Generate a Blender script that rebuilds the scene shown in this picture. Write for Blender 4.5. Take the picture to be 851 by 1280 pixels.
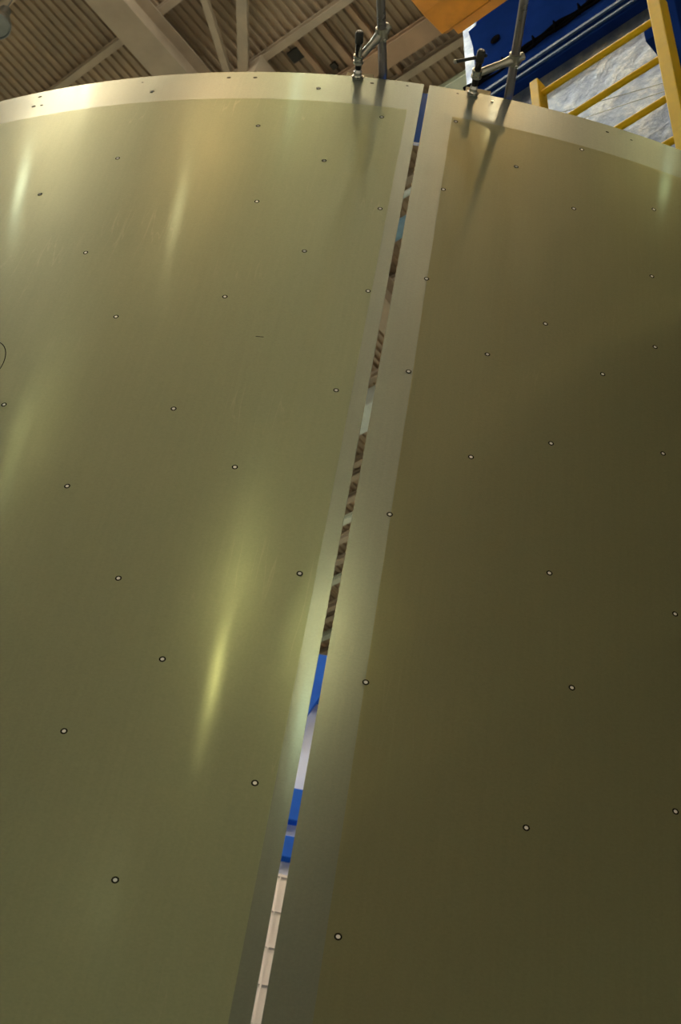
import bpy, bmesh, math, random
from mathutils import Vector, Matrix

random.seed(7)
for o in list(bpy.data.objects):
    bpy.data.objects.remove(o, do_unlink=True)
scene = bpy.context.scene
COL = scene.collection
R = math.radians

# ------------------------------------------------------------------ camera
cam_data = bpy.data.cameras.new('camera')
cam_data.sensor_fit = 'VERTICAL'
cam_data.sensor_height = 36.0
cam_data.sensor_width = 36.0
cam_data.lens = 53.61
cam_data.clip_end = 300
cam_data.dof.use_dof = True
cam_data.dof.focus_distance = 4.7
cam_data.dof.aperture_fstop = 9.0
cam = bpy.data.objects.new('camera', cam_data)
COL.objects.link(cam)
cam.matrix_world = Matrix(((0.982815, -0.184595, 0.0, -0.2097),
                           (-0.130656, -0.695634, -0.706416, -7.0690),
                           (0.130401, 0.694275, -0.707797, 1.6146),
                           (0, 0, 0, 1)))
scene.camera = cam

# ------------------------------------------------------------------ world, exposure
world = bpy.data.worlds.new('World')
scene.world = world
world.use_nodes = True
bg = world.node_tree.nodes['Background']
bg.inputs[0].default_value = (0.5, 0.47, 0.42, 1)
bg.inputs[1].default_value = 0.02
scene.view_settings.view_transform = 'Standard'
scene.view_settings.look = 'None'
scene.view_settings.gamma = 1.0
scene.view_settings.use_curve_mapping = False
scene.view_settings.exposure = 0.18

# high-bay lamps, some added as fill: x, y, colour, downward power, added upward fill
# (the lamps themselves are built further down)
WARM = (1.0, 0.88, 0.62)
GOLD = (1.0, 0.88, 0.42)
MH = (0.80, 1.0, 0.74)
WHITE = (0.95, 1.0, 0.90)
LAMP_Z = 21.5
LAMPS = [
    (-6.95, -25.9, GOLD, 32, 550), (-2.5, -27.2, MH, 14, 800), (-4.6, -12.0, MH, 2, 480),
    (6.5, -11.6, MH, 1.5, 280), (-8.1, -12.8, WARM, 5, 450), (-12.3, -8.8, WHITE, 10, 800),
    (-9.9, -8.0, WHITE, 5, 750), (1.2, -12.6, WARM, 4, 550), (-15.5, -17.2, MH, 1, 180),
    (-6.42, 4.3, WHITE, 0, 0), (6.5, 9.0, WHITE, 900, 50), (-2.5, 13.0, WHITE, 700, 70),  # first one seen; the others added for floor bounce
    (9.5, 2.0, WHITE, 900, 80), (-16.0, 1.0, WHITE, 500, 300),  # unseen lamps, added for bounce off the floor
    (-3.2, -7.7, WHITE, 80, 1300), (-6.0, -5.6, WHITE, 80, 1300), (-0.8, -8.6, WHITE, 80, 1300),  # unseen overhead lamps added as diffuse fill
    (-4.6, -2.8, WHITE, 80, 200), (-8.2, -2.6, WHITE, 900, 200), (2.0, -8.0, WHITE, 70, 550),  # more added overhead fill; the strongest lights the tower face
    (-9.0, -5.4, WHITE, 70, 1000), (-13.0, -36.0, WHITE, 0.5, 60),  # added fill, overhead and towards the back walls
]

# ------------------------------------------------------------------ helpers
def set_in(node, names, val):
    for n in names:
        if n in node.inputs:
            node.inputs[n].default_value = val
            return

def new_mat(name):
    m = bpy.data.materials.new(name)
    m.use_nodes = True
    nt = m.node_tree
    nt.nodes.clear()
    out = nt.nodes.new('ShaderNodeOutputMaterial')
    return m, nt, out

def noise(nt, scale, detail=3, stretch=None, rough=0.55, coords='Object'):
    tc = nt.nodes.new('ShaderNodeTexCoord')
    n = nt.nodes.new('ShaderNodeTexNoise')
    n.inputs['Scale'].default_value = scale
    n.inputs['Detail'].default_value = detail
    n.inputs['Roughness'].default_value = rough
    if stretch:
        mp = nt.nodes.new('ShaderNodeMapping')
        mp.inputs['Scale'].default_value = stretch
        nt.links.new(tc.outputs[coords], mp.inputs[0])
        nt.links.new(mp.outputs[0], n.inputs[0])
    else:
        nt.links.new(tc.outputs[coords], n.inputs[0])
    return n.outputs[0]

def ramp(nt, src, stops):
    r = nt.nodes.new('ShaderNodeValToRGB')
    while len(r.color_ramp.elements) < len(stops):
        r.color_ramp.elements.new(0.5)
    for e, (p, c) in zip(r.color_ramp.elements, stops):
        e.position = p
        e.color = (*c, 1) if len(c) == 3 else c
    nt.links.new(src, r.inputs[0])
    return r.outputs[0]

def mrange(nt, src, lo, hi, a=0.3, b=0.7):
    r = nt.nodes.new('ShaderNodeMapRange')
    r.inputs[1].default_value = a
    r.inputs[2].default_value = b
    r.inputs[3].default_value = lo
    r.inputs[4].default_value = hi
    nt.links.new(src, r.inputs[0])
    return r.outputs[0]

def bump(nt, src, strength, dist):
    b = nt.nodes.new('ShaderNodeBump')
    b.inputs['Strength'].default_value = strength
    b.inputs['Distance'].default_value = dist
    nt.links.new(src, b.inputs['Height'])
    return b.outputs[0]

def principled(nt, col, metallic, rough):
    p = nt.nodes.new('ShaderNodeBsdfPrincipled')
    p.inputs['Base Color'].default_value = (*col, 1)
    p.inputs['Metallic'].default_value = metallic
    p.inputs['Roughness'].default_value = rough
    return p

def paint(name, col, rough=0.4, metallic=0.0, vary=0.15, scale=6.0, coat=0.0, bump_s=0.05, spec=0.5):
    m, nt, out = new_mat(name)
    p = principled(nt, col, metallic, rough)
    n = noise(nt, scale, 5)
    lo = tuple(c * (1 - vary) for c in col)
    hi = tuple(min(1, c * (1 + vary)) for c in col)
    nt.links.new(ramp(nt, n, [(0.3, lo), (0.7, hi)]), p.inputs['Base Color'])
    nt.links.new(mrange(nt, n, rough * 0.85, min(1, rough * 1.15)), p.inputs['Roughness'])
    set_in(p, ['Specular IOR Level'], spec)
    if coat:
        set_in(p, ['Coat Weight'], coat)
        set_in(p, ['Coat Roughness'], 0.15)
    if bump_s:
        n2 = noise(nt, scale * 12, 2)
        nt.links.new(bump(nt, n2, bump_s, 0.01), p.inputs['Normal'])
    nt.links.new(p.outputs[0], out.inputs[0])
    return m

def metal_sheet(name, col, lobes, vary=0.08, wave=0.3, aniso=0.75, rot=0.25, scratch=0.25):
    """brushed sheet metal: weighted mix of lobes (weight, roughness) with gentle sheet waviness"""
    m, nt, out = new_mat(name)
    big = noise(nt, 0.9, 2, (1.0, 1.0, 0.35))
    lines = noise(nt, 6.0, 2, (14.0, 14.0, 0.35))
    grain = noise(nt, 130.0, 2, (1.0, 1.0, 1.4), 0.7)
    lo = tuple(c * (1 - vary) for c in col)
    hi = tuple(min(1, c * (1 + vary)) for c in col)
    c1 = ramp(nt, big, [(0.3, lo), (0.7, hi)])
    mixc = nt.nodes.new('ShaderNodeMixRGB')
    mixc.blend_type = 'MULTIPLY'
    mixc.inputs[0].default_value = 1.0
    nt.links.new(c1, mixc.inputs[1])
    nt.links.new(ramp(nt, lines, [(0.35, (0.97, 0.97, 0.97)), (0.65, (1, 1, 1))]), mixc.inputs[2])
    scr = noise(nt, 3.0, 2, (9.0, 9.0, 0.5), 0.4)
    scrc = ramp(nt, scr, [(0.0, (0, 0, 0)), (0.488, (0, 0, 0)), (0.5, (1, 1, 1)), (0.512, (0, 0, 0))])
    msk = ramp(nt, noise(nt, 2.2, 2), [(0.56, (0, 0, 0)), (0.66, (1, 1, 1))])
    sm = nt.nodes.new('ShaderNodeMath')
    sm.operation = 'MULTIPLY'
    nt.links.new(scrc, sm.inputs[0])
    nt.links.new(msk, sm.inputs[1])
    sm2 = nt.nodes.new('ShaderNodeMath')
    sm2.operation = 'MULTIPLY'
    sm2.inputs[1].default_value = scratch
    nt.links.new(sm.outputs[0], sm2.inputs[0])
    mixs = nt.nodes.new('ShaderNodeMixRGB')
    nt.links.new(sm2.outputs[0], mixs.inputs[0])
    nt.links.new(mixc.outputs[0], mixs.inputs[1])
    mixs.inputs[2].default_value = (0.6, 0.58, 0.42, 1)
    mixg = nt.nodes.new('ShaderNodeMixRGB')
    mixg.blend_type = 'MULTIPLY'
    mixg.inputs[0].default_value = 1.0
    nt.links.new(mixs.outputs[0], mixg.inputs[1])
    nt.links.new(ramp(nt, grain, [(0.3, (0.90, 0.90, 0.90)), (0.7, (1, 1, 1))]), mixg.inputs[2])
    mixc = mixg
    tan = nt.nodes.new('ShaderNodeTangent')
    tan.direction_type = 'RADIAL'
    tan.axis = 'Z'
    wv = noise(nt, 1.6, 1.5, (1.0, 1.0, 0.4))
    nb = bump(nt, wv, wave, 0.004)
    shaders = []
    for w, r, met in lobes:
        p = principled(nt, col, met, r)
        nt.links.new(mixc.outputs[0], p.inputs['Base Color'])
        set_in(p, ['Anisotropic'], aniso if r < 0.3 else 0.5)
        set_in(p, ['Anisotropic Rotation'], rot)
        nt.links.new(tan.outputs[0], p.inputs['Tangent'])
        nt.links.new(nb, p.inputs['Normal'])
        shaders.append((w, p.outputs[0]))
    acc_w, acc = shaders[0]
    for w, s in shaders[1:]:
        mx = nt.nodes.new('ShaderNodeMixShader')
        mx.inputs[0].default_value = w / (acc_w + w)
        nt.links.new(acc, mx.inputs[1])
        nt.links.new(s, mx.inputs[2])
        acc, acc_w = mx.outputs[0], acc_w + w
    nt.links.new(acc, out.inputs[0])
    return m

M = {}
M['bare'] = metal_sheet('bare_aluminium', (0.340, 0.375, 0.335), [(0.5, 0.12, 1.0), (0.35, 0.42, 1.0), (0.15, 0.6, 0.0)], vary=0.06, scratch=0.1)
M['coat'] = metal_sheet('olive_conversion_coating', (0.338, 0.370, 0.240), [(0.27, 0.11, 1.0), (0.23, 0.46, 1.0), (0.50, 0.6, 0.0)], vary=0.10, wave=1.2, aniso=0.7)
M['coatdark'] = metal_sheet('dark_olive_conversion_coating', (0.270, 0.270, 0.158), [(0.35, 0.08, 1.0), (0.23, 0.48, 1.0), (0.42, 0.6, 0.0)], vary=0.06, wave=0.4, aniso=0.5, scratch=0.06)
M['ortho'] = metal_sheet('machined_aluminium', (0.80, 0.74, 0.72), [(0.3, 0.3, 1.0), (0.4, 0.55, 1.0), (0.3, 0.6, 0.0)], vary=0.05)
M['chrome'] = paint('plated_steel', (0.62, 0.60, 0.58), 0.16, 1.0, 0.05, bump_s=0)
M['steel'] = paint('dull_steel_tube', (0.30, 0.28, 0.31), 0.30, 1.0, 0.12)
M['armsteel'] = paint('galvanised_arm', (0.42, 0.40, 0.36), 0.38, 1.0, 0.12, 20)
M['black'] = paint('black_oxide', (0.012, 0.011, 0.010), 0.45, 0.0, 0.2)
M['rubber'] = paint('black_rubber', (0.006, 0.006, 0.008), 0.8, bump_s=0, spec=0.0)
M['ink'] = paint('black_ink', (0.004, 0.004, 0.0035), 0.9, bump_s=0, spec=0.05)
M['dotwhite'] = paint('white_target_print', (0.85, 0.83, 0.85), 0.7, bump_s=0, spec=0.2)
M['blue'] = paint('shadow_dark_blue', (0.008, 0.030, 0.185), 0.8, 0.0, 0.25, 3, bump_s=0, spec=0.0)
M['ringblue'] = paint('bright_blue_paint', (0.008, 0.10, 0.55), 0.6, 0.0, 0.15, 3, spec=0.15)
M['plate'] = None
M['yellow'] = paint('safety_yellow_paint', (0.74, 0.47, 0.008), 0.5, 0.0, 0.12, 8, spec=0.2)
M['orange'] = paint('orange_paint', (0.85, 0.34, 0.03), 0.4, 0.0, 0.15, 8)
M['tan'] = paint('tan_shim_wood', (0.30, 0.22, 0.09), 0.7, 0.0, 0.2, 20)
M['white'] = paint('lit_edge_pale_lavender', (0.66, 0.70, 0.95), 0.35, 0.0, 0.05)
M['deck'] = paint('tan_roof_deck', (0.32, 0.222, 0.135), 0.6, 0.0, 0.18, 1.2)
M['beam'] = paint('tan_roof_steel', (0.38, 0.285, 0.195), 0.6, 0.0, 0.15, 2)
M['palebeam'] = paint('pale_roof_channel', (0.50, 0.50, 0.38), 0.6, 0.0, 0.12, 2)
M['orangebeam'] = paint('rust_primer_joist', (0.33, 0.20, 0.115), 0.6, 0.0, 0.2, 2)
M['dark'] = paint('dark_opening', (0.03, 0.026, 0.02), 0.8)
M['duct'] = paint('blue_grey_duct', (0.16, 0.26, 0.34), 0.5, 0.0, 0.15)
M['paleduct'] = paint('pale_duct', (0.55, 0.56, 0.50), 0.5, 0.0, 0.1)
M['wall'] = paint('grey_green_wall_panel', (0.44, 0.46, 0.38), 0.7, 0.0, 0.12, 0.8)
M['floor'] = paint('sealed_concrete', (0.56, 0.55, 0.51), 0.45, 0.0, 0.12, 0.7)
M['lampgrey'] = paint('grey_spun_aluminium', (0.25, 0.26, 0.26), 0.4, 0.6, 0.1)
M['strip'] = paint('faded_blue_trim', (0.06, 0.11, 0.24), 0.5, 0.0, 0.25, 30, spec=0.2)
M['lens'] = paint('frosted_lens', (0.22, 0.22, 0.20), 0.5, bump_s=0)

def make_plate_mat():
    m, nt, out = new_mat('blue_grey_sheet_metal')
    p = principled(nt, (0.3, 0.34, 0.4), 0.35, 0.42)
    n = noise(nt, 5, 6, None, 0.65)
    n2 = noise(nt, 26, 4)
    nt.links.new(ramp(nt, n, [(0.35, (0.07, 0.105, 0.20)), (0.52, (0.16, 0.20, 0.27)), (0.70, (0.42, 0.43, 0.42))]), p.inputs['Base Color'])
    nt.links.new(mrange(nt, n2, 0.28, 0.5), p.inputs['Roughness'])
    nt.links.new(bump(nt, n, 0.35, 0.03), p.inputs['Normal'])
    nt.links.new(p.outputs[0], out.inputs[0])
    return m
M['plate'] = make_plate_mat()

# ------------------------------------------------------------------ mesh helpers
class MB:
    def __init__(self):
        self.v, self.f = [], []
    def add(self, verts, faces):
        o = len(self.v)
        self.v += [tuple(p) for p in verts]
        self.f += [tuple(i + o for i in f) for f in faces]
        return self
    def box(self, c, ax, half):
        """box centred at c along axes ax (3 unit vectors), half sizes"""
        c = Vector(c)
        a = [Vector(x) * h for x, h in zip(ax, half)]
        vs = [c + a[0] * i + a[1] * j + a[2] * k for k in (-1, 1) for j in (-1, 1) for i in (-1, 1)]
        return self.add(vs, [(0, 2, 3, 1), (4, 5, 7, 6), (0, 1, 5, 4), (2, 6, 7, 3), (0, 4, 6, 2), (1, 3, 7, 5)])
    def abox(self, lo, hi):
        c = [(a + b) / 2 for a, b in zip(lo, hi)]
        return self.box(c, ((1, 0, 0), (0, 1, 0), (0, 0, 1)), [(b - a) / 2 for a, b in zip(lo, hi)])
    def tube(self, p0, p1, r0, r1=None, seg=20, cap=True):
        r1 = r0 if r1 is None else r1
        p0, p1 = Vector(p0), Vector(p1)
        d = (p1 - p0).normalized()
        x = d.orthogonal().normalized()
        y = d.cross(x)
        vs = []
        for p, r in ((p0, r0), (p1, r1)):
            for i in range(seg):
                t = 2 * math.pi * i / seg
                vs.append(p + (x * math.cos(t) + y * math.sin(t)) * r)
        fs = [(i, (i + 1) % seg, seg + (i + 1) % seg, seg + i) for i in range(seg)]
        if cap:
            fs += [tuple(reversed(range(seg))), tuple(range(seg, 2 * seg))]
        return self.add(vs, fs)
    def lathe(self, p0, d, prof, seg=24):
        """profile of (along, radius) about axis d from p0"""
        p0, d = Vector(p0), Vector(d).normalized()
        x = d.orthogonal().normalized()
        y = d.cross(x)
        vs = []
        for h, r in prof:
            for i in range(seg):
                t = 2 * math.pi * i / seg
                vs.append(p0 + d * h + (x * math.cos(t) + y * math.sin(t)) * max(r, 1e-5))
        fs = []
        for k in range(len(prof) - 1):
            for i in range(seg):
                j = (i + 1) % seg
                fs.append((k * seg + i, k * seg + j, (k + 1) * seg + j, (k + 1) * seg + i))
        fs += [tuple(reversed(range(seg))), tuple(range((len(prof) - 1) * seg, len(prof) * seg))]
        return self.add(vs, fs)
    def path(self, pts, r, seg=10):
        pts = [Vector(p) for p in pts]
        rings = []
        prev = None
        for i, p in enumerate(pts):
            d = (pts[min(i + 1, len(pts) - 1)] - pts[max(i - 1, 0)]).normalized()
            x = d.orthogonal().normalized() if prev is None else (prev - d * prev.dot(d)).normalized()
            prev = x
            y = d.cross(x)
            rings.append([p + (x * math.cos(2 * math.pi * k / seg) + y * math.sin(2 * math.pi * k / seg)) * r for k in range(seg)])
        vs = [v for ring in rings for v in ring]
        fs = []
        for i in range(len(pts) - 1):
            for k in range(seg):
                j = (k + 1) % seg
                fs.append((i * seg + k, i * seg + j, (i + 1) * seg + j, (i + 1) * seg + k))
        fs += [tuple(reversed(range(seg))), tuple(range((len(pts) - 1) * seg, len(pts) * seg))]
        return self.add(vs, fs)
    def prism(self, poly, fn, lo, hi):
        """extrude polygon of (a, b) between depths lo, hi; fn(a, b, c) -> point"""
        n = len(poly)
        vs = [fn(a, b, lo) for a, b in poly] + [fn(a, b, hi) for a, b in poly]
        fs = [tuple(reversed(range(n))), tuple(range(n, 2 * n))]
        fs += [(i, (i + 1) % n, n + (i + 1) % n, n + i) for i in range(n)]
        return self.add(vs, fs)
    def sector(self, r0, r1, a0, a1, z0, z1, n):
        """curved slab; azimuth in degrees from -y towards +x"""
        vs = []
        for i in range(n + 1):
            t = R(a0 + (a1 - a0) * i / n)
            s, c = math.sin(t), -math.cos(t)
            vs += [(r0 * s, r0 * c, z0), (r1 * s, r1 * c, z0), (r1 * s, r1 * c, z1), (r0 * s, r0 * c, z1)]
        fs = []
        for i in range(n):
            a, b = i * 4, i * 4 + 4
            fs += [(a + 1, b + 1, b + 2, a + 2), (b, a, a + 3, b + 3), (a, b, b + 1, a + 1), (a + 2, b + 2, b + 3, a + 3)]
        e = n * 4
        fs += [(0, 1, 2, 3), (e + 3, e + 2, e + 1, e)]
        return self.add(vs, fs)
    def mesh(self, name, mat, smooth=None):
        me = bpy.data.meshes.new(name)
        me.from_pydata(self.v, [], self.f)
        bm = bmesh.new()
        bm.from_mesh(me)
        bmesh.ops.recalc_face_normals(bm, faces=bm.faces)
        bm.to_mesh(me)
        bm.free()
        me.materials.append(mat)
        if smooth:
            me.shade_smooth()
            me.set_sharp_from_angle(angle=R(smooth))
        return me
    def build(self, name, mat, parent=None, smooth=None, bevel=0):
        o = bpy.data.objects.new(name, self.mesh(name, mat, smooth))
        COL.objects.link(o)
        if parent:
            attach(o, parent)
        if bevel:
            b = o.modifiers.new('bevel', 'BEVEL')
            b.width = bevel
            b.segments = 2
            b.limit_method = 'ANGLE'
        return o

def attach(o, parent):
    """parent keeping world coordinates (parents are unrotated Empties or meshes at the origin)"""
    o.parent = parent
    o.matrix_parent_inverse = parent_world(parent).inverted()

def parent_world(p):
    m = p.matrix_basis.copy()
    if p.parent:
        m = parent_world(p.parent) @ p.matrix_parent_inverse @ m
    return m

def thing(name, label, cat, loc=(0, 0, 0), group=None):
    o = bpy.data.objects.new(name, None)
    o.empty_display_size = 0.1
    COL.objects.link(o)
    o.location = loc
    return tag(o, label, cat, group)

def tag(o, label=None, cat=None, group=None, kind=None):
    for k, v in (('label', label), ('category', cat), ('group', group), ('kind', kind)):
        if v:
            o[k] = v
    return o

def cyl(az, r, z):
    t = R(az)
    return Vector((r * math.sin(t), -r * math.cos(t), z))

# ------------------------------------------------------------------ the hall
CA, SA = math.cos(R(44)), math.sin(R(44))
CB, SB = math.cos(R(-46)), math.sin(R(-46))
UA, UB, UZ = Vector((CA, SA, 0)), Vector((CB, SB, 0)), Vector((0, 0, 1))
def ab(a, b, z):
    return UA * a + UB * b + UZ * z
A0, A1, B0, B1 = -36.0, 16.0, -16.0, 36.0
DECK = 24.0

def hall_box(a0, a1, b0, b1, z0, z1):
    return MB().box(ab((a0 + a1) / 2, (b0 + b1) / 2, (z0 + z1) / 2), (UA, UB, UZ), ((a1 - a0) / 2, (b1 - b0) / 2, (z1 - z0) / 2))

floor = tag(hall_box(A0, A1, B0, B1, -0.2, 0).build('floor', M['floor']), 'smooth sealed concrete floor of the assembly hall', 'floor', kind='structure')
for nm, box in (('wall_back', (A0 - .2, A0, B0, B1)), ('wall_front', (A1, A1 + .2, B0, B1)),
                ('wall_left', (A0, A1, B0 - .2, B0)), ('wall_right', (A0, A1, B1, B1 + .2))):
    tag(hall_box(box[0], box[1], box[2], box[3], 0, DECK + 0.3).build(nm, M['wall']), 'grey-green metal %s of the assembly hall' % nm.replace('_', ' '), 'wall', kind='structure')

# corrugated roof deck, ribs running along a
deck = MB()
pitch = 0.14
b = B0
prof = []
while b < B1:
    prof += [(b, DECK + 0.045), (b + 0.05, DECK + 0.045), (b + 0.07, DECK), (b + 0.12, DECK)]
    b += pitch
vs = [ab(A0, bb, z) for bb, z in prof] + [ab(A1, bb, z) for bb, z in prof]
n = len(prof)
deck.add(vs, [(i, i + 1, n + i + 1, n + i) for i in range(n - 1)])
o0 = len(deck.v)
deck.box(ab((A0 + A1) / 2, (B0 + B1) / 2, DECK + 0.25), (UA, UB, UZ), ((A1 - A0) / 2, (B1 - B0) / 2, 0.1))
ceiling = tag(deck.build('ceiling', M['deck']), 'brown corrugated metal roof deck high above the panels', 'ceiling', kind='structure')

def member(name, p, q, w, h, mat):
    """roof member of square section between two points, flanges top and bottom"""
    p, q = Vector(p), Vector(q)
    d = (q - p).normalized()
    s = d.cross(UZ).normalized()
    up = s.cross(d)
    c = (p + q) / 2
    L = (q - p).length / 2
    mb = MB()
    mb.box(c - up * (h / 2 - 0.012), (d, s, up), (L, w / 2, 0.012))
    mb.box(c + up * (h / 2 - 0.012), (d, s, up), (L, w / 2, 0.012))
    mb.box(c, (d, s, up), (L, w * 0.12, h / 2 - 0.02))
    return mb.build(name, mat, ceiling)

# purlins along b
k = -22
for k in range(-23, 10):
    a = 0.15 + 1.55 * k
    if not (A0 + 0.3 < a < A1 - 0.3):
        continue
    member('purlin', ab(a, B0, DECK - 0.11), ab(a, B1, DECK - 0.11), 0.12, 0.2, M['beam'])
# girders along a
for bb in (-14.6, -6.83, 1.0, 8.8, 16.6, 24.4, 32.2):
    member('girder', ab(A0, bb, DECK - 0.55), ab(A1, bb, DECK - 0.55), 0.5, 0.66, M['beam'])
# bracing meeting at a node beside the girder
member('brace', ab(2.0, -6.35, 23.55), ab(-1.6, -3.36, 23.6), 0.17, 0.16, M['beam'])
member('brace', ab(1.95, -6.45, 23.5), ab(-2.4, -4.45, 23.5), 0.11, 0.12, M['beam'])
hall_box(1.62, 2.3, -6.0, -5.72, 23.3, 23.8).build('gusset', M['beam'], ceiling)
# joists between purlins, seen right of the braces
for bb, w in ((-5.15, 0.08), (-4.65, 0.1), (-4.1, 0.08)):
    member('joist', ab(1.75, bb, DECK - 0.08), ab(3.2, bb, DECK - 0.08), w, 0.12, M['orangebeam'])
member('joist', ab(2.78, B0 + .2, DECK - 0.2), ab(2.78, 6.0, DECK - 0.2), 0.34, 0.18, M['orangebeam'])
member('joist', ab(3.8, B0 + .2, DECK - 0.22), ab(3.8, 6.0, DECK - 0.22), 0.2, 0.18, M['palebeam'])
hall_box(1.9, 2.1, -5.45, -5.2, DECK - 0.05, DECK + 0.02).build('roof_hatch', M['dark'], ceiling)
hall_box(2.45, 2.55, -5.0, -4.9, DECK - 0.05, DECK + 0.02).build('roof_hatch', M['dark'], ceiling)
for k in range(11):
    a = 9.3 + 0.44 * k
    if abs((a - 0.15) / 1.55 - round((a - 0.15) / 1.55)) > 0.12:
        member('joist', ab(a, -15.8, DECK - 0.1), ab(a, -4.0, DECK - 0.1), 0.13, 0.14, M['palebeam' if k % 3 == 0 else 'beam'])

# roof services
mb = MB().tube(ab(5.06, -15.8, 22.9), ab(5.06, 10, 22.9), 0.15, seg=20)
tag(mb.build('roof_pipe', M['duct'], smooth=40), 'blue-grey round duct under the roof seen through the gap', 'pipe')
mb = MB().tube(ab(4.62, -15.8, 23.0), ab(4.62, 10, 23.0), 0.05, seg=14)
tag(mb.build('roof_pipe', M['paleduct'], smooth=40), 'thin pale conduit under the roof seen through the gap', 'pipe')
mb = hall_box(7.57, 8.1, -15.8, 4.0, 22.55, 23.05)
tag(mb.build('air_duct', M['paleduct'], bevel=0.03), 'pale rectangular air duct under the roof seen through the gap', 'duct')

# ------------------------------------------------------------------ high-bay lamps, some added as fill
bell = MB()
pr = [(0, 0.215), (0.02, 0.222), (0.10, 0.205), (0.20, 0.165), (0.28, 0.11), (0.31, 0.075)]
inner = [(0.30, 0.06), (0.27, 0.095), (0.19, 0.15), (0.09, 0.19), (0.004, 0.203)]
bell.lathe((0, 0, 0), (0, 0, 1), pr + inner, 28)
bell.f = bell.f[:-2]
nseg, npf = 28, len(pr + inner)
bell.f += [(i + (npf - 1) * nseg, (i + 1) % nseg + (npf - 1) * nseg, (i + 1) % nseg, i) for i in range(nseg)]
bell_me = bell.mesh('reflector', M['lampgrey'], 40)
ball_me = MB().lathe((0, 0, 0.30), (0, 0, 1), [(0, 0.08), (0.01, 0.09), (0.18, 0.09), (0.20, 0.06), (0.22, 0.02)], 20).mesh('ballast_housing', M['lampgrey'], 40)
lens_me = MB().lathe((0, 0, 0.03), (0, 0, 1), [(0, 0.19), (0.012, 0.19)], 24).mesh('lens', M['lens'], 40)
stem_me = MB().tube((0, 0, 0.5), (0, 0, DECK - LAMP_Z - 0.004), 0.012, seg=10).mesh('stem', M['lampgrey'], 40)
for i, (x, y, colr, pw, up) in enumerate(LAMPS):
    vis = (i == 9)
    ka = (x * CA + y * SA - 0.15) / 1.55
    if abs(ka - round(ka)) < 0.12 and not vis:      # stems hang between the purlins
        x, y = x + 0.3 * CA, y + 0.3 * SA
    lab = 'grey bell-shaped high-bay lamp hanging at the left edge under the roof' if vis else 'grey bell-shaped high-bay lamp outside the picture, in a set partly added as fill light'
    t = thing('high_bay_or_fill_lamp', lab, 'lamp', (x, y, LAMP_Z), 'high-bay lamps under the roof, some added as fill')
    for nm, me in (('reflector', bell_me), ('ballast_housing', ball_me), ('lens', lens_me), ('stem', stem_me)):
        o = bpy.data.objects.new(nm, me)
        COL.objects.link(o)
        o.parent = t
    if vis:
        continue                                    # this one is switched off
    L = bpy.data.lights.new('lamp_light', 'AREA')
    L.shape = 'DISK'
    L.size = 0.36
    L.energy = pw
    L.color = colr
    lo = bpy.data.objects.new('lamp_light', L)
    COL.objects.link(lo)
    lo.parent = t
    lo.location = (0, 0, 0.015)
    L = bpy.data.lights.new('roof_fill_light', 'AREA')  # added fill above the ballast housing, brightens the roof
    L.shape = 'DISK'
    L.size = 0.3
    L.energy = up
    L.color = MH if colr is GOLD else colr
    lo = bpy.data.objects.new('roof_fill_light', L)
    COL.objects.link(lo)
    lo.parent = t
    lo.location = (0, 0, 0.56)
    lo.rotation_euler = (math.pi, 0, 0)

# ------------------------------------------------------------------ the two barrel panels
RO, RI = 4.2, 4.188
RIM = 6.8
GAP_L, GAP_R = -2.699, -2.417        # edges of the gap, degrees
def deg(arc):
    return math.degrees(arc / RO)
pl = thing('barrel_panel', 'large curved olive-coated aluminium panel left of the narrow gap', 'panel', cyl(-25, RO, 0.3), 'curved barrel panels')
MB().sector(RI, RO, -47.7, GAP_L, 0.3, RIM, 180).build('skin', M['bare'], pl, smooth=30)
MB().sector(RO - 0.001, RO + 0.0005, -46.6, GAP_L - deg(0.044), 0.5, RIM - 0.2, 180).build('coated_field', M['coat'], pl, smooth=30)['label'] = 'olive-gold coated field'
prr = thing('barrel_panel', 'large curved darker olive-coated aluminium panel right of the narrow gap', 'panel', cyl(20, RO, 0.3), 'curved barrel panels')
MB().sector(RI, RO, GAP_R, 42.6, 0.3, RIM, 180).build('skin', M['bare'], prr, smooth=30)
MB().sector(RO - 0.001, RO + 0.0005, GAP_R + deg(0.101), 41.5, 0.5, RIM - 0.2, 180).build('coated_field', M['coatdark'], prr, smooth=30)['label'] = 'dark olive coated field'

# tooling holes along the bare top strip
def disc(mb, r, y0, y1, seg=16):
    return mb.lathe((0, y0, 0), (0, -1, 0), [(0, r), (y0 - y1, r)], seg)
hole_me = disc(MB(), 0.0065, 0.001, -0.0004).mesh('tooling_hole', M['ink'], 40)
pin_me = disc(MB(), 0.005, 0.001, -0.004).mesh('tooling_pin', M['chrome'], 40)
HOLES = [(-23.14, 6.762, 1), (-23.22, 6.69, 1.1), (-22.743, 6.687, .8), (-17.338, 6.757, .55), (-12.712, 6.757, 1), (-11.327, 6.756, 1),
         (-5.312, 6.761, .9), (-3.526, 6.773, .6), (-0.933, 6.771, .6), (0.853, 6.759, 0), (6.921, 6.75, .8), (8.22, 6.747, .6)]
for az, z, s in HOLES:
    o = bpy.data.objects.new('tooling_hole' if s else 'tooling_pin', hole_me if s else pin_me)
    COL.objects.link(o)
    o.location = cyl(az, RO, z)
    o.rotation_euler = (0, 0, R(az))
    if s:
        o.scale = (s * 1.3, 1, s * 0.8)
    attach(o, pl if az < GAP_L else prr)

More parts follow.
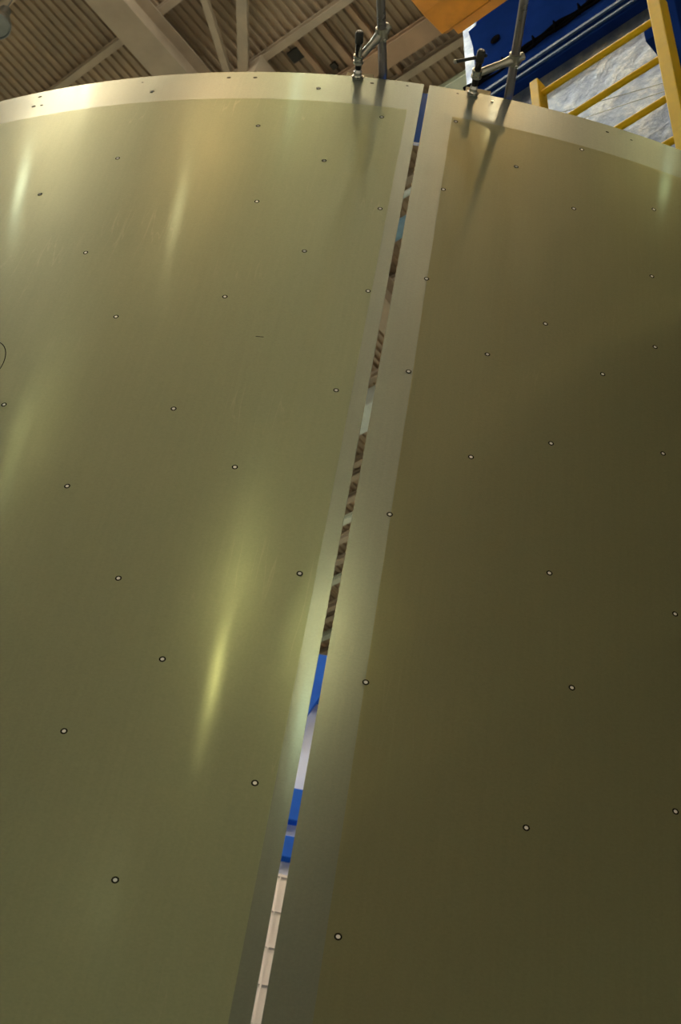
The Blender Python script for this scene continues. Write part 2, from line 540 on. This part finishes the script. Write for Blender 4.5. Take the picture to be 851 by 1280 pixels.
# pen marks on the left panel: part of a hand-drawn circle, a dash
mb = MB()
cz, caz, rr = 5.052, -18.95, 0.075
pts = []
for i in range(41):
    t = 2 * math.pi * i / 40
    pts.append((caz + deg(rr * math.cos(t)), cz + 1.55 * rr * math.sin(t), t))
vs, fs = [], []
for i, (az, z, t) in enumerate(pts):
    for s in (-0.0016, 0.0016):
        vs.append(cyl(az + deg(s * math.cos(t)), RO + 0.0008, z + s * math.sin(t)))
fs = [(2 * i, 2 * i + 1, 2 * i + 3, 2 * i + 2) for i in range(40)]
MB().add(vs, fs).build('pen_circle', M['ink'], pl)
MB().sector(RO + 0.0003, RO + 0.0008, -7.63, -7.3, 5.193, 5.1955, 2).build('pen_dash', M['ink'], pl)

# ------------------------------------------------------------------ target stickers
LEFT = [(-16.843, 6.207), (-20.116, 6.014), (-16.376, 5.621), (-13.772, 5.266), (-17.058, 4.853), (-10.039, 4.839), (-13.112, 4.502), (-10.063, 4.171),
        (-7.756, 3.92), (-10.229, 3.681), (-7.339, 3.307), (-10.36, 6.406), (-6.707, 6.199), (-9.278, 5.919), (-6.539, 5.653), (-9.393, 5.381),
        (-7.062, 4.616), (-3.865, 4.252), (-3.911, 3.598), (-3.922, 4.986), (-3.444, 5.48), (-3.64, 5.942), (-4.462, 6.526), (-16.567, 6.678), (-7.929, 6.691)]
RIGHT = [(-0.823, 6.57), (-0.924, 6.115), (-1.064, 5.591), (-1.21, 5.12), (-1.079, 4.515), (-1.015, 3.935), (-0.692, 3.253), (2.38, 6.349), (5.598, 6.574),
         (5.309, 6.175), (9.354, 6.325), (9.165, 5.913), (4.261, 5.488), (1.897, 5.271), (6.845, 5.315), (9.235, 5.532), (1.663, 4.801), (4.766, 4.936),
         (9.468, 5.033), (4.944, 4.424), (9.761, 4.405), (5.909, 4.056), (4.582, 3.617), (9.541, 3.771)]
ORD = ['topmost', 'second', 'third', 'fourth', 'fifth', 'sixth', 'seventh', 'eighth', 'ninth', 'tenth', 'eleventh', 'twelfth', 'thirteenth', 'fourteenth',
       'fifteenth', 'sixteenth', 'seventeenth', 'eighteenth', 'nineteenth', 'twentieth']
ring_mb = MB()
seg = 28
prof2 = [(0.0, 0.0086), (0.0004, 0.0086), (0.0004, 0.0047), (0.0, 0.0047)]
vs, fs = [], []
for h, r in prof2:
    for i in range(seg):
        t = 2 * math.pi * i / seg
        vs.append((r * math.cos(t), -h, r * math.sin(t)))
for k2 in range(4):
    for i in range(seg):
        j = (i + 1) % seg
        k3 = (k2 + 1) % 4
        fs.append((k2 * seg + i, k2 * seg + j, k3 * seg + j, k3 * seg + i))
ring_me = ring_mb.add(vs, fs).mesh('black_ring', M['ink'])
dot_me = disc(MB(), 0.0048, 0.0, -0.0003, 24).mesh('white_dot', M['dotwhite'])
def stickers(lst, lab, grp):
    for i, (az, z) in enumerate(lst):
        t = thing('target_sticker', lab(i), 'target sticker', cyl(az, RO + 0.0006, z), grp)
        t.rotation_euler = (0, 0, R(az))
        for nm, me in (('black_ring', ring_me), ('white_dot', dot_me)):
            o = bpy.data.objects.new(nm, me)
            COL.objects.link(o)
            o.parent = t
byz = lambda l: sorted(l, key=lambda p: -p[1])
rimrow = byz([p for p in LEFT if p[1] > 6.6])
lrest = [p for p in LEFT if p[1] <= 6.6]
lcol = byz([p for p in lrest if p[0] > -4.6])
lmid = byz([p for p in lrest if -12 < p[0] <= -4.6])
lfar = byz([p for p in lrest if p[0] <= -12])
rcol = byz([p for p in RIGHT if p[0] < -0.5])
rmid = byz([p for p in RIGHT if -0.5 < p[0] < 6.0])
rfar = byz([p for p in RIGHT if p[0] >= 6.0])
def lab(where):
    def f(i):
        w = 'topmost' if i == 0 else ORD[i] + ' from the top'
        return 'black-ringed white target dot %s, %s' % (where, w)
    return f
grp = 'round target stickers on the panels'
stickers(sorted(rimrow), lambda i: ['black-ringed target dot on the bare top strip near its left end', 'black-ringed target dot on the bare top strip just left of a clamp'][i], grp)
stickers(lcol, lab('beside the gap on the left olive field'), grp)
stickers(lmid, lab('in the middle of the left panel'), grp)
stickers(lfar, lab('near the left edge of the left panel'), grp)
stickers(rcol, lab('where bare strip meets right olive field'), grp)
stickers(rmid, lab('in the middle of the right panel'), grp)
stickers(rfar, lab('near the right edge of the right panel'), grp)

# ------------------------------------------------------------------ blue ring beam inside the rim
ring = thing('ring_beam', 'bright blue curved ring beam behind the panels, seen through the gap top', 'ring beam', (0, -4.0, 0))
MB().sector(4.180, RI - 0.002, -47, 42, 6.41, 6.76, 120).build('web', M['ringblue'], ring, smooth=30)
MB().sector(4.178, RI - 0.001, -47, 42, 6.402, 6.4095, 120).build('lit_lower_edge', M['white'], ring, smooth=30)  # pale colour stands in for bright light on this edge
MB().sector(4.04, 4.179, -47, 42, 6.728, 6.76, 120).build('flange', M['ringblue'], ring, smooth=30)
for az in (-40, -15, 22, 37):
    p = cyl(az, 4.10, 0)
    MB().abox((p.x - .06, p.y - .06, 0.31), (p.x + .06, p.y + .06, 6.728)).build('post', M['ringblue'], ring)
# base the panels stand on
base = MB().sector(4.0, 4.35, -48, 43, 0, 0.3, 120)
tag(base.build('base_ring', M['blue'], smooth=30), 'blue curved base ring on the floor under the two panels', 'base')

# ------------------------------------------------------------------ rim clamps
def clamp(label, rod0, rod1, pad_az, pad_z, screw_len, arm_s, arm_rod_t, nub, handle, group='clamps holding the panel rim'):
    rod0, rod1 = Vector(rod0), Vector(rod1)
    t = thing('rim_clamp', label, 'clamp', rod0, group)
    d = (rod1 - rod0).normalized()
    rod = MB()
    rod.lathe(rod0, d, [(0, 0.013), (0.003, 0.0165), ((rod1 - rod0).length - 0.003, 0.0165), ((rod1 - rod0).length, 0.013)], 28)
    rod.build('rod', M['steel'], t, smooth=40)
    # screw assembly, radial, pressing the outer face
    out = Vector((math.sin(R(pad_az)), -math.cos(R(pad_az)), 0))
    p0 = cyl(pad_az, RO + 0.0005, pad_z)
    pad = MB().lathe(p0, out, [(0, 0.019), (0.004, 0.0225), (0.009, 0.0225), (0.012, 0.017), (0.02, 0.014), (0.027, 0.0155), (0.034, 0.012), (0.04, 0.009)], 28).build('swivel_pad', M['chrome'], t, smooth=35)
    prof = [(0.036, 0.0105), (0.04, 0.0105)]
    L = screw_len - 0.045
    nthr = 22
    for i in range(nthr):
        h = 0.04 + (L - 0.04) * i / nthr
        st = (L - 0.04) / nthr
        prof += [(h + st * 0.25, 0.0125), (h + st * 0.5, 0.0125), (h + st * 0.75, 0.0105)]
    prof += [(L, 0.0105)]
    screw = MB().lathe(p0, out, prof, 20).build('screw', M['black'], t, smooth=50)
    head = MB().lathe(p0 + out * L, out, [(0, 0.012), (0.004, 0.0155), (0.04, 0.0155), (0.048, 0.012), (0.05, 0.004)], 20).build('screw_head', M['black'], t, smooth=35)
    hp0, hp1 = p0 + out * (L + 0.022) + Vector(handle[0]), p0 + out * (L + 0.022) + Vector(handle[1])
    hd = (hp1 - hp0).normalized()
    hl = (hp1 - hp0).length
    bar = MB().lathe(hp0, hd, [(0, 0.0045), (0.002, 0.0065), (hl - 0.002, 0.0065), (hl, 0.0045)], 16).build('handle_bar', M['black'] if handle[2] else M['chrome'], head, smooth=40)
    MB().lathe(hp0 - hd * 0.004, hd, [(0, 0.004), (0.002, 0.0085), (0.012, 0.0085), (0.014, 0.005)], 16).build('handle_tip', M['armsteel'], head, smooth=40)
    # nut boss the arm carries
    boss = MB().lathe(p0 + out * (arm_s - 0.018), out, [(0, 0.014), (0.002, 0.0195), (0.012, 0.0195), (0.0135, 0.017), (0.0225, 0.017), (0.024, 0.0195), (0.034, 0.0195), (0.036, 0.014)], 26).build('nut_boss', M['chrome'], t, smooth=35)
    # arm, flattened tube tapering to the rod collar
    q0 = p0 + out * arm_s
    q1 = rod0 + d * arm_rod_t
    ad = (q1 - q0).normalized()
    AL = (q1 - q0).length
    arm = MB()
    arm.lathe(q0 + ad * 0.012, ad, [(0, 0.0125), (0.01, 0.0145), (AL - 0.06, 0.0145), (AL - 0.03, 0.019), (AL - 0.012, 0.021), (AL + 0.004, 0.021), (AL + nub - 0.012, 0.016), (AL + nub, 0.015), (AL + nub + 0.003, 0.011)], 24)
    arm.build('arm', M['armsteel'], t, smooth=40)
    col = MB().lathe(q1 - d * 0.024, d, [(0, 0.018), (0.002, 0.0225), (0.046, 0.0225), (0.048, 0.018)], 26).build('rod_collar', M['armsteel'], t, smooth=35)
    kd = ad.cross(d).normalized()
    if kd.z > 0:
        kd = -kd
    MB().lathe(q1 - d * 0.016 + kd * 0.02 , kd, [(0, 0.007), (0.010, 0.007), (0.011, 0.0045), (0.013, 0.0045)], 12).build('set_screw', M['chrome'], col, smooth=40)
    # block that ties the rod to the ring beam
    e = rod0 + d * 0.175
    MB().box((e.x, e.y, 6.79), (d, d.cross(UZ), UZ), (0.045, 0.035, 0.03)).build('rod_block', M['ringblue'], t, bevel=0.003)
    MB().box((e.x, e.y, 6.835), (d, d.cross(UZ), UZ), (0.045, 0.03, 0.0145)).build('rod_block', M['ringblue'], t, bevel=0.003)
    return t

clamp('steel clamp with black T-handle sticking out left, on the rim right of the gap',
      (0.139, -3.93, 6.833), (0.0794, -4.862, 6.833), -0.19, 6.783, 0.178, 0.086, 0.415, 0.024,
      ((-0.088, 0.045, 0.012), (0.022, -0.012, -0.004), True))
clamp('steel clamp on the rim left of the gap, its bar handle folded in line',
      (-0.310, -3.93, 6.833), (-0.4796, -4.862, 6.833), -6.09, 6.786, 0.185, 0.078, 0.425, 0.028,
      ((0.014, 0.085, -0.012), (0.004, -0.016, 0.004), False))

# tan shim blocks behind the rim beside the clamps
def shim(az0, az1, top, label):
    MB_ = MB().sector(4.13, RI - 0.003, az0, az1, 6.762, top, 6)
    tag(MB_.build('shim_block', M['tan'], bevel=0.002), label, 'shim', 'shims behind the rim')
shim(-6.75, -5.35, 6.856, 'tan shim block behind the rim at the left clamp')
shim(-0.55, 0.75, 6.862, 'tan shim block behind the rim at the right clamp')

# ------------------------------------------------------------------ blue weld tower with yellow ladder
O = Vector((0.4061, -2.9455, 9.15))
U = Vector((0.66913, -0.74314, 0))
V = Vector((-0.14180, -0.12768, 0.98163))
N = Vector((-0.72949, -0.65684, -0.19081))
def uv(u, v, n):
    return O + U * u + V * v + N * n
def ubox(u0, u1, v0, v1, n0, n1):
    return MB().box(uv((u0 + u1) / 2, (v0 + v1) / 2, (n0 + n1) / 2), (U, V, N), ((u1 - u0) / 2, (v1 - v0) / 2, (n1 - n0) / 2))
tw = thing('weld_tower', 'blue machine tower with blue-grey sheet face rising behind the right panel', 'machine', (1.3, -2.6, 0))
ubox(-0.63, 1.7, -2.3, 1.57, -0.9, -0.31).build('housing', M['blue'], tw, bevel=0.01)
ubox(-0.635, 0.735, 0.84, 1.575, -0.31, -0.30).build('face_sheet', M['plate'], tw)
ubox(-0.635, 0.735, -2.3, 0.56, -0.31, -0.30).build('face_sheet', M['plate'], tw)
ubox(-0.635, 0.735, 0.565, 0.80, -0.31, -0.24).build('blue_ledge', M['blue'], tw, bevel=0.006)
ubox(-0.635, 0.735, 0.655, 0.675, -0.24, -0.225).build('ledge_strip', M['strip'], tw)
ubox(-0.5, 0.735, 0.59, 0.605, -0.24, -0.228).build('ledge_strip', M['strip'], tw)
# cast shadow on the face, shaped as a dark blue plate, rounded right side
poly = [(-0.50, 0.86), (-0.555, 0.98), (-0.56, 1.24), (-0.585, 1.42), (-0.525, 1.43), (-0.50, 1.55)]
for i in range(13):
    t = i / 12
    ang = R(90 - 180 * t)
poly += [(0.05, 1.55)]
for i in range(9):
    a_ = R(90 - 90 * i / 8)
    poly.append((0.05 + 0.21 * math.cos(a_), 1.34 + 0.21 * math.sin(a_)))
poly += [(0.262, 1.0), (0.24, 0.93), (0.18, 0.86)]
shd = MB().prism(poly, uv, -0.30, -0.285).build('shadow_plate', M['blue'], tw, bevel=0.003)
shd['label'] = 'dark blue plate in place of a cast shadow'
MB().lathe(uv(-0.39, 1.16, -0.285), N, [(0, 0.032), (0.004, 0.036), (0.006, 0.03)], 24).build('port_plug', M['rubber'], shd, smooth=40)
MB().lathe(uv(-0.47, 1.50, -0.285), N, [(0, 0.02), (0.004, 0.024), (0.006, 0.018)], 20).build('port_plug', M['rubber'], shd, smooth=40)
# edge post at the right, dark opening beyond
ubox(0.735, 0.80, -2.3, 1.57, -0.31, -0.2).build('edge_post', M['blue'], tw, bevel=0.006)
ubox(0.80, 1.7, -2.3, 1.5, -0.31, -0.30).build('access_opening', M['dark'], tw)
c = uv(0.5, -1.0, -0.62)
MB().abox((c.x - .35, c.y - .35, 0), (c.x + .35, c.y + .35, 7.6)).build('column', M['blue'], tw, bevel=0.01)
MB().abox((c.x - .6, c.y - .6, 0), (c.x + .6, c.y + .6, 0.06)).build('base_plate', M['blue'], tw, bevel=0.006)

# ladder
ld = thing('access_ladder', 'yellow steel ladder with round rungs fixed to the blue tower', 'ladder', uv(0.4, -2.2, 0))
ubox(-0.005, 0.05, -2.2, 0.085, -0.05, 0.035).build('side_rail', M['yellow'], ld, bevel=0.006)
ubox(0.745, 0.815, -2.2, 0.135, -0.055, 0.045).build('side_rail', M['yellow'], ld, bevel=0.006)
for i in range(7):
    v = -0.012 - 0.31 * i
    MB().tube(uv(0.045, v, -0.006), uv(0.75, v, -0.006), 0.0185, seg=20).build('rung', M['yellow'], ld, smooth=40)
for u_, v_ in ((0.69, -0.02), (0.03, -0.55), (0.78, -1.3), (0.03, -1.5)):
    ubox(u_ - .03, u_ + .03, v_ - .05, v_ + .05, -0.30, -0.045).build('bracket', M['blue'], ld, bevel=0.004)

# black hoses clipped along the ledge
hb = thing('hose_bundle', 'black hoses clipped along the blue ledge of the tower', 'hoses', uv(-0.6, 0.82, -0.26))
for j, (dv, dn, rr_) in enumerate(((0.0, 0.0, 0.022), (0.032, 0.012, 0.016), (-0.026, 0.024, 0.013))):
    pts = []
    for i in range(41):
        u_ = -0.62 + 1.34 * i / 40
        wob = 0.006 * math.sin(i * 0.9 + j * 2) + 0.004 * math.sin(i * 0.37 + j)
        pts.append(uv(u_, 0.795 + 0.055 * i / 40 + dv + wob, -0.265 + dn + 0.5 * wob))
    MB().path(pts, rr_, 10).build('hose', M['rubber'], hb, smooth=60)
for u_ in (-0.32, -0.1, 0.05, 0.22, 0.45):
    v_ = 0.795 + 0.055 * (u_ + 0.62) / 1.34
    ubox(u_ - .004, u_ + .004, v_ - .043, v_ + .052, -0.30, -0.222).build('hose_clip', M['rubber'], hb)

# thin wires strung before the tower
def wire(p, q, sag, label):
    p, q = Vector(p), Vector(q)
    pts = [p.lerp(q, i / 16) - UZ * sag * 4 * (i / 16) * (1 - i / 16) for i in range(17)]
    tag(MB().path(pts, 0.0022, 6).build('thin_wire', M['paleduct'], smooth=60), label, 'wire', 'thin wires before the tower')
wire(uv(-0.62, 0.42, -0.29), uv(0.74, -0.30, -0.19), 0.0, 'upper thin wire strung across the blue-grey tower face')
wire(uv(-0.62, 0.27, -0.29), uv(0.74, -0.36, -0.19), 0.0, 'lower thin wire strung across the blue-grey tower face')

# ------------------------------------------------------------------ orange hoist housing at the top
H = Vector((-0.74314, -0.66913, 0))
def hz(u, h, z):
    return Vector((-0.151, -3.274, 9.0)) + U * u + H * h + UZ * z
hs = thing('hoist_housing', 'orange faceted hoist housing at the top centre beside the blue tower', 'hoist', hz(0.3, 0.2, 0))
def hbox(u0, u1, h0, h1, z0, z1):
    return MB().box(hz((u0 + u1) / 2, (h0 + h1) / 2, (z0 + z1) / 2), (U, H, UZ), ((u1 - u0) / 2, (h1 - h0) / 2, (z1 - z0) / 2))
profile = [(0.0, 0.0), (0.16, -0.035), (0.5, -0.035), (0.6, 0.05), (0.6, 0.5), (-0.03, 0.5), (-0.03, 0.05)]
MB().prism(profile, lambda h, z, u: hz(u, h, z), 0.0, 0.9).build('body', M['orange'], hs, bevel=0.006)
hbox(0.06, 0.9, -0.06, 0.0, 0.02, 0.4).build('side_flange', M['orange'], hs, bevel=0.004)
hbox(0.12, 0.8, 0.2, 0.42, -0.06, -0.035).build('belly_plate', M['orange'], hs, bevel=0.004)
e = hz(0.45, 0.3, 0.5)
MB().tube(e, (e.x, e.y, DECK - 0.2), 0.035, seg=16).build('hanger_rod', M['steel'], hs, smooth=40)

# ------------------------------------------------------------------ far side seen through the gap: orthogrid panel and tool frame
og = thing('orthogrid_panel', 'bright machined orthogrid panel on the far side, seen through the gap bottom', 'panel', cyl(180, 4.2, 0))
MB().sector(4.2, 4.212, 157.5, 202.5, 1.9, 8.52, 60).build('skin', M['ortho'], og, smooth=30)
rib_h = []
for i in range(21):
    z = 8.505 - 0.33 * i
    if z < 1.95:
        break
    MB().sector(4.185, 4.1995, 157.5, 202.5, z - 0.012, z + 0.012, 60).build('rib', M['ortho'], og, smooth=30)
for i in range(10):
    az = 159.6 + 4.46 * i
    MB().sector(4.17, 4.1995, az - 0.1, az + 0.1, 1.91, 8.515, 1).build('stiffener', M['ortho'], og)
MB().sector(4.1, 4.3, 156, 204, 0, 1.9, 30).build('stand', M['blue'], og, smooth=30)

tf = thing('tool_frame', 'blue tool frame with white sheets behind the far panel, seen through the gap', 'frame', (0, 4.6, 0))
for x in (-1.9, 1.7):
    MB().abox((x - .12, 4.5, 0), (x + .12, 4.74, 11.2)).build('post', M['ringblue'], tf, bevel=0.01)
for z0, z1 in ((10.55, 11.1), (9.18, 9.52), (8.80, 9.02)):
    MB().abox((-1.9, 4.36, z0), (1.7, 4.5, z1)).build('crossbeam', M['ringblue'], tf, bevel=0.01)
for z0, z1 in ((9.52, 10.55), (8.2, 9.18)):
    MB().abox((-1.9, 4.44, z0), (1.7, 4.455, z1)).build('white_sheet', M['white'], tf)
MB().box((-0.15, 4.35, 10.45), (Vector((0.35, 0, 0.94)).normalized(), Vector((0.94, 0, -0.35)).normalized(), Vector((0, 1, 0))), (0.3, 0.03, 0.03)).build('diagonal', M['ringblue'], tf)
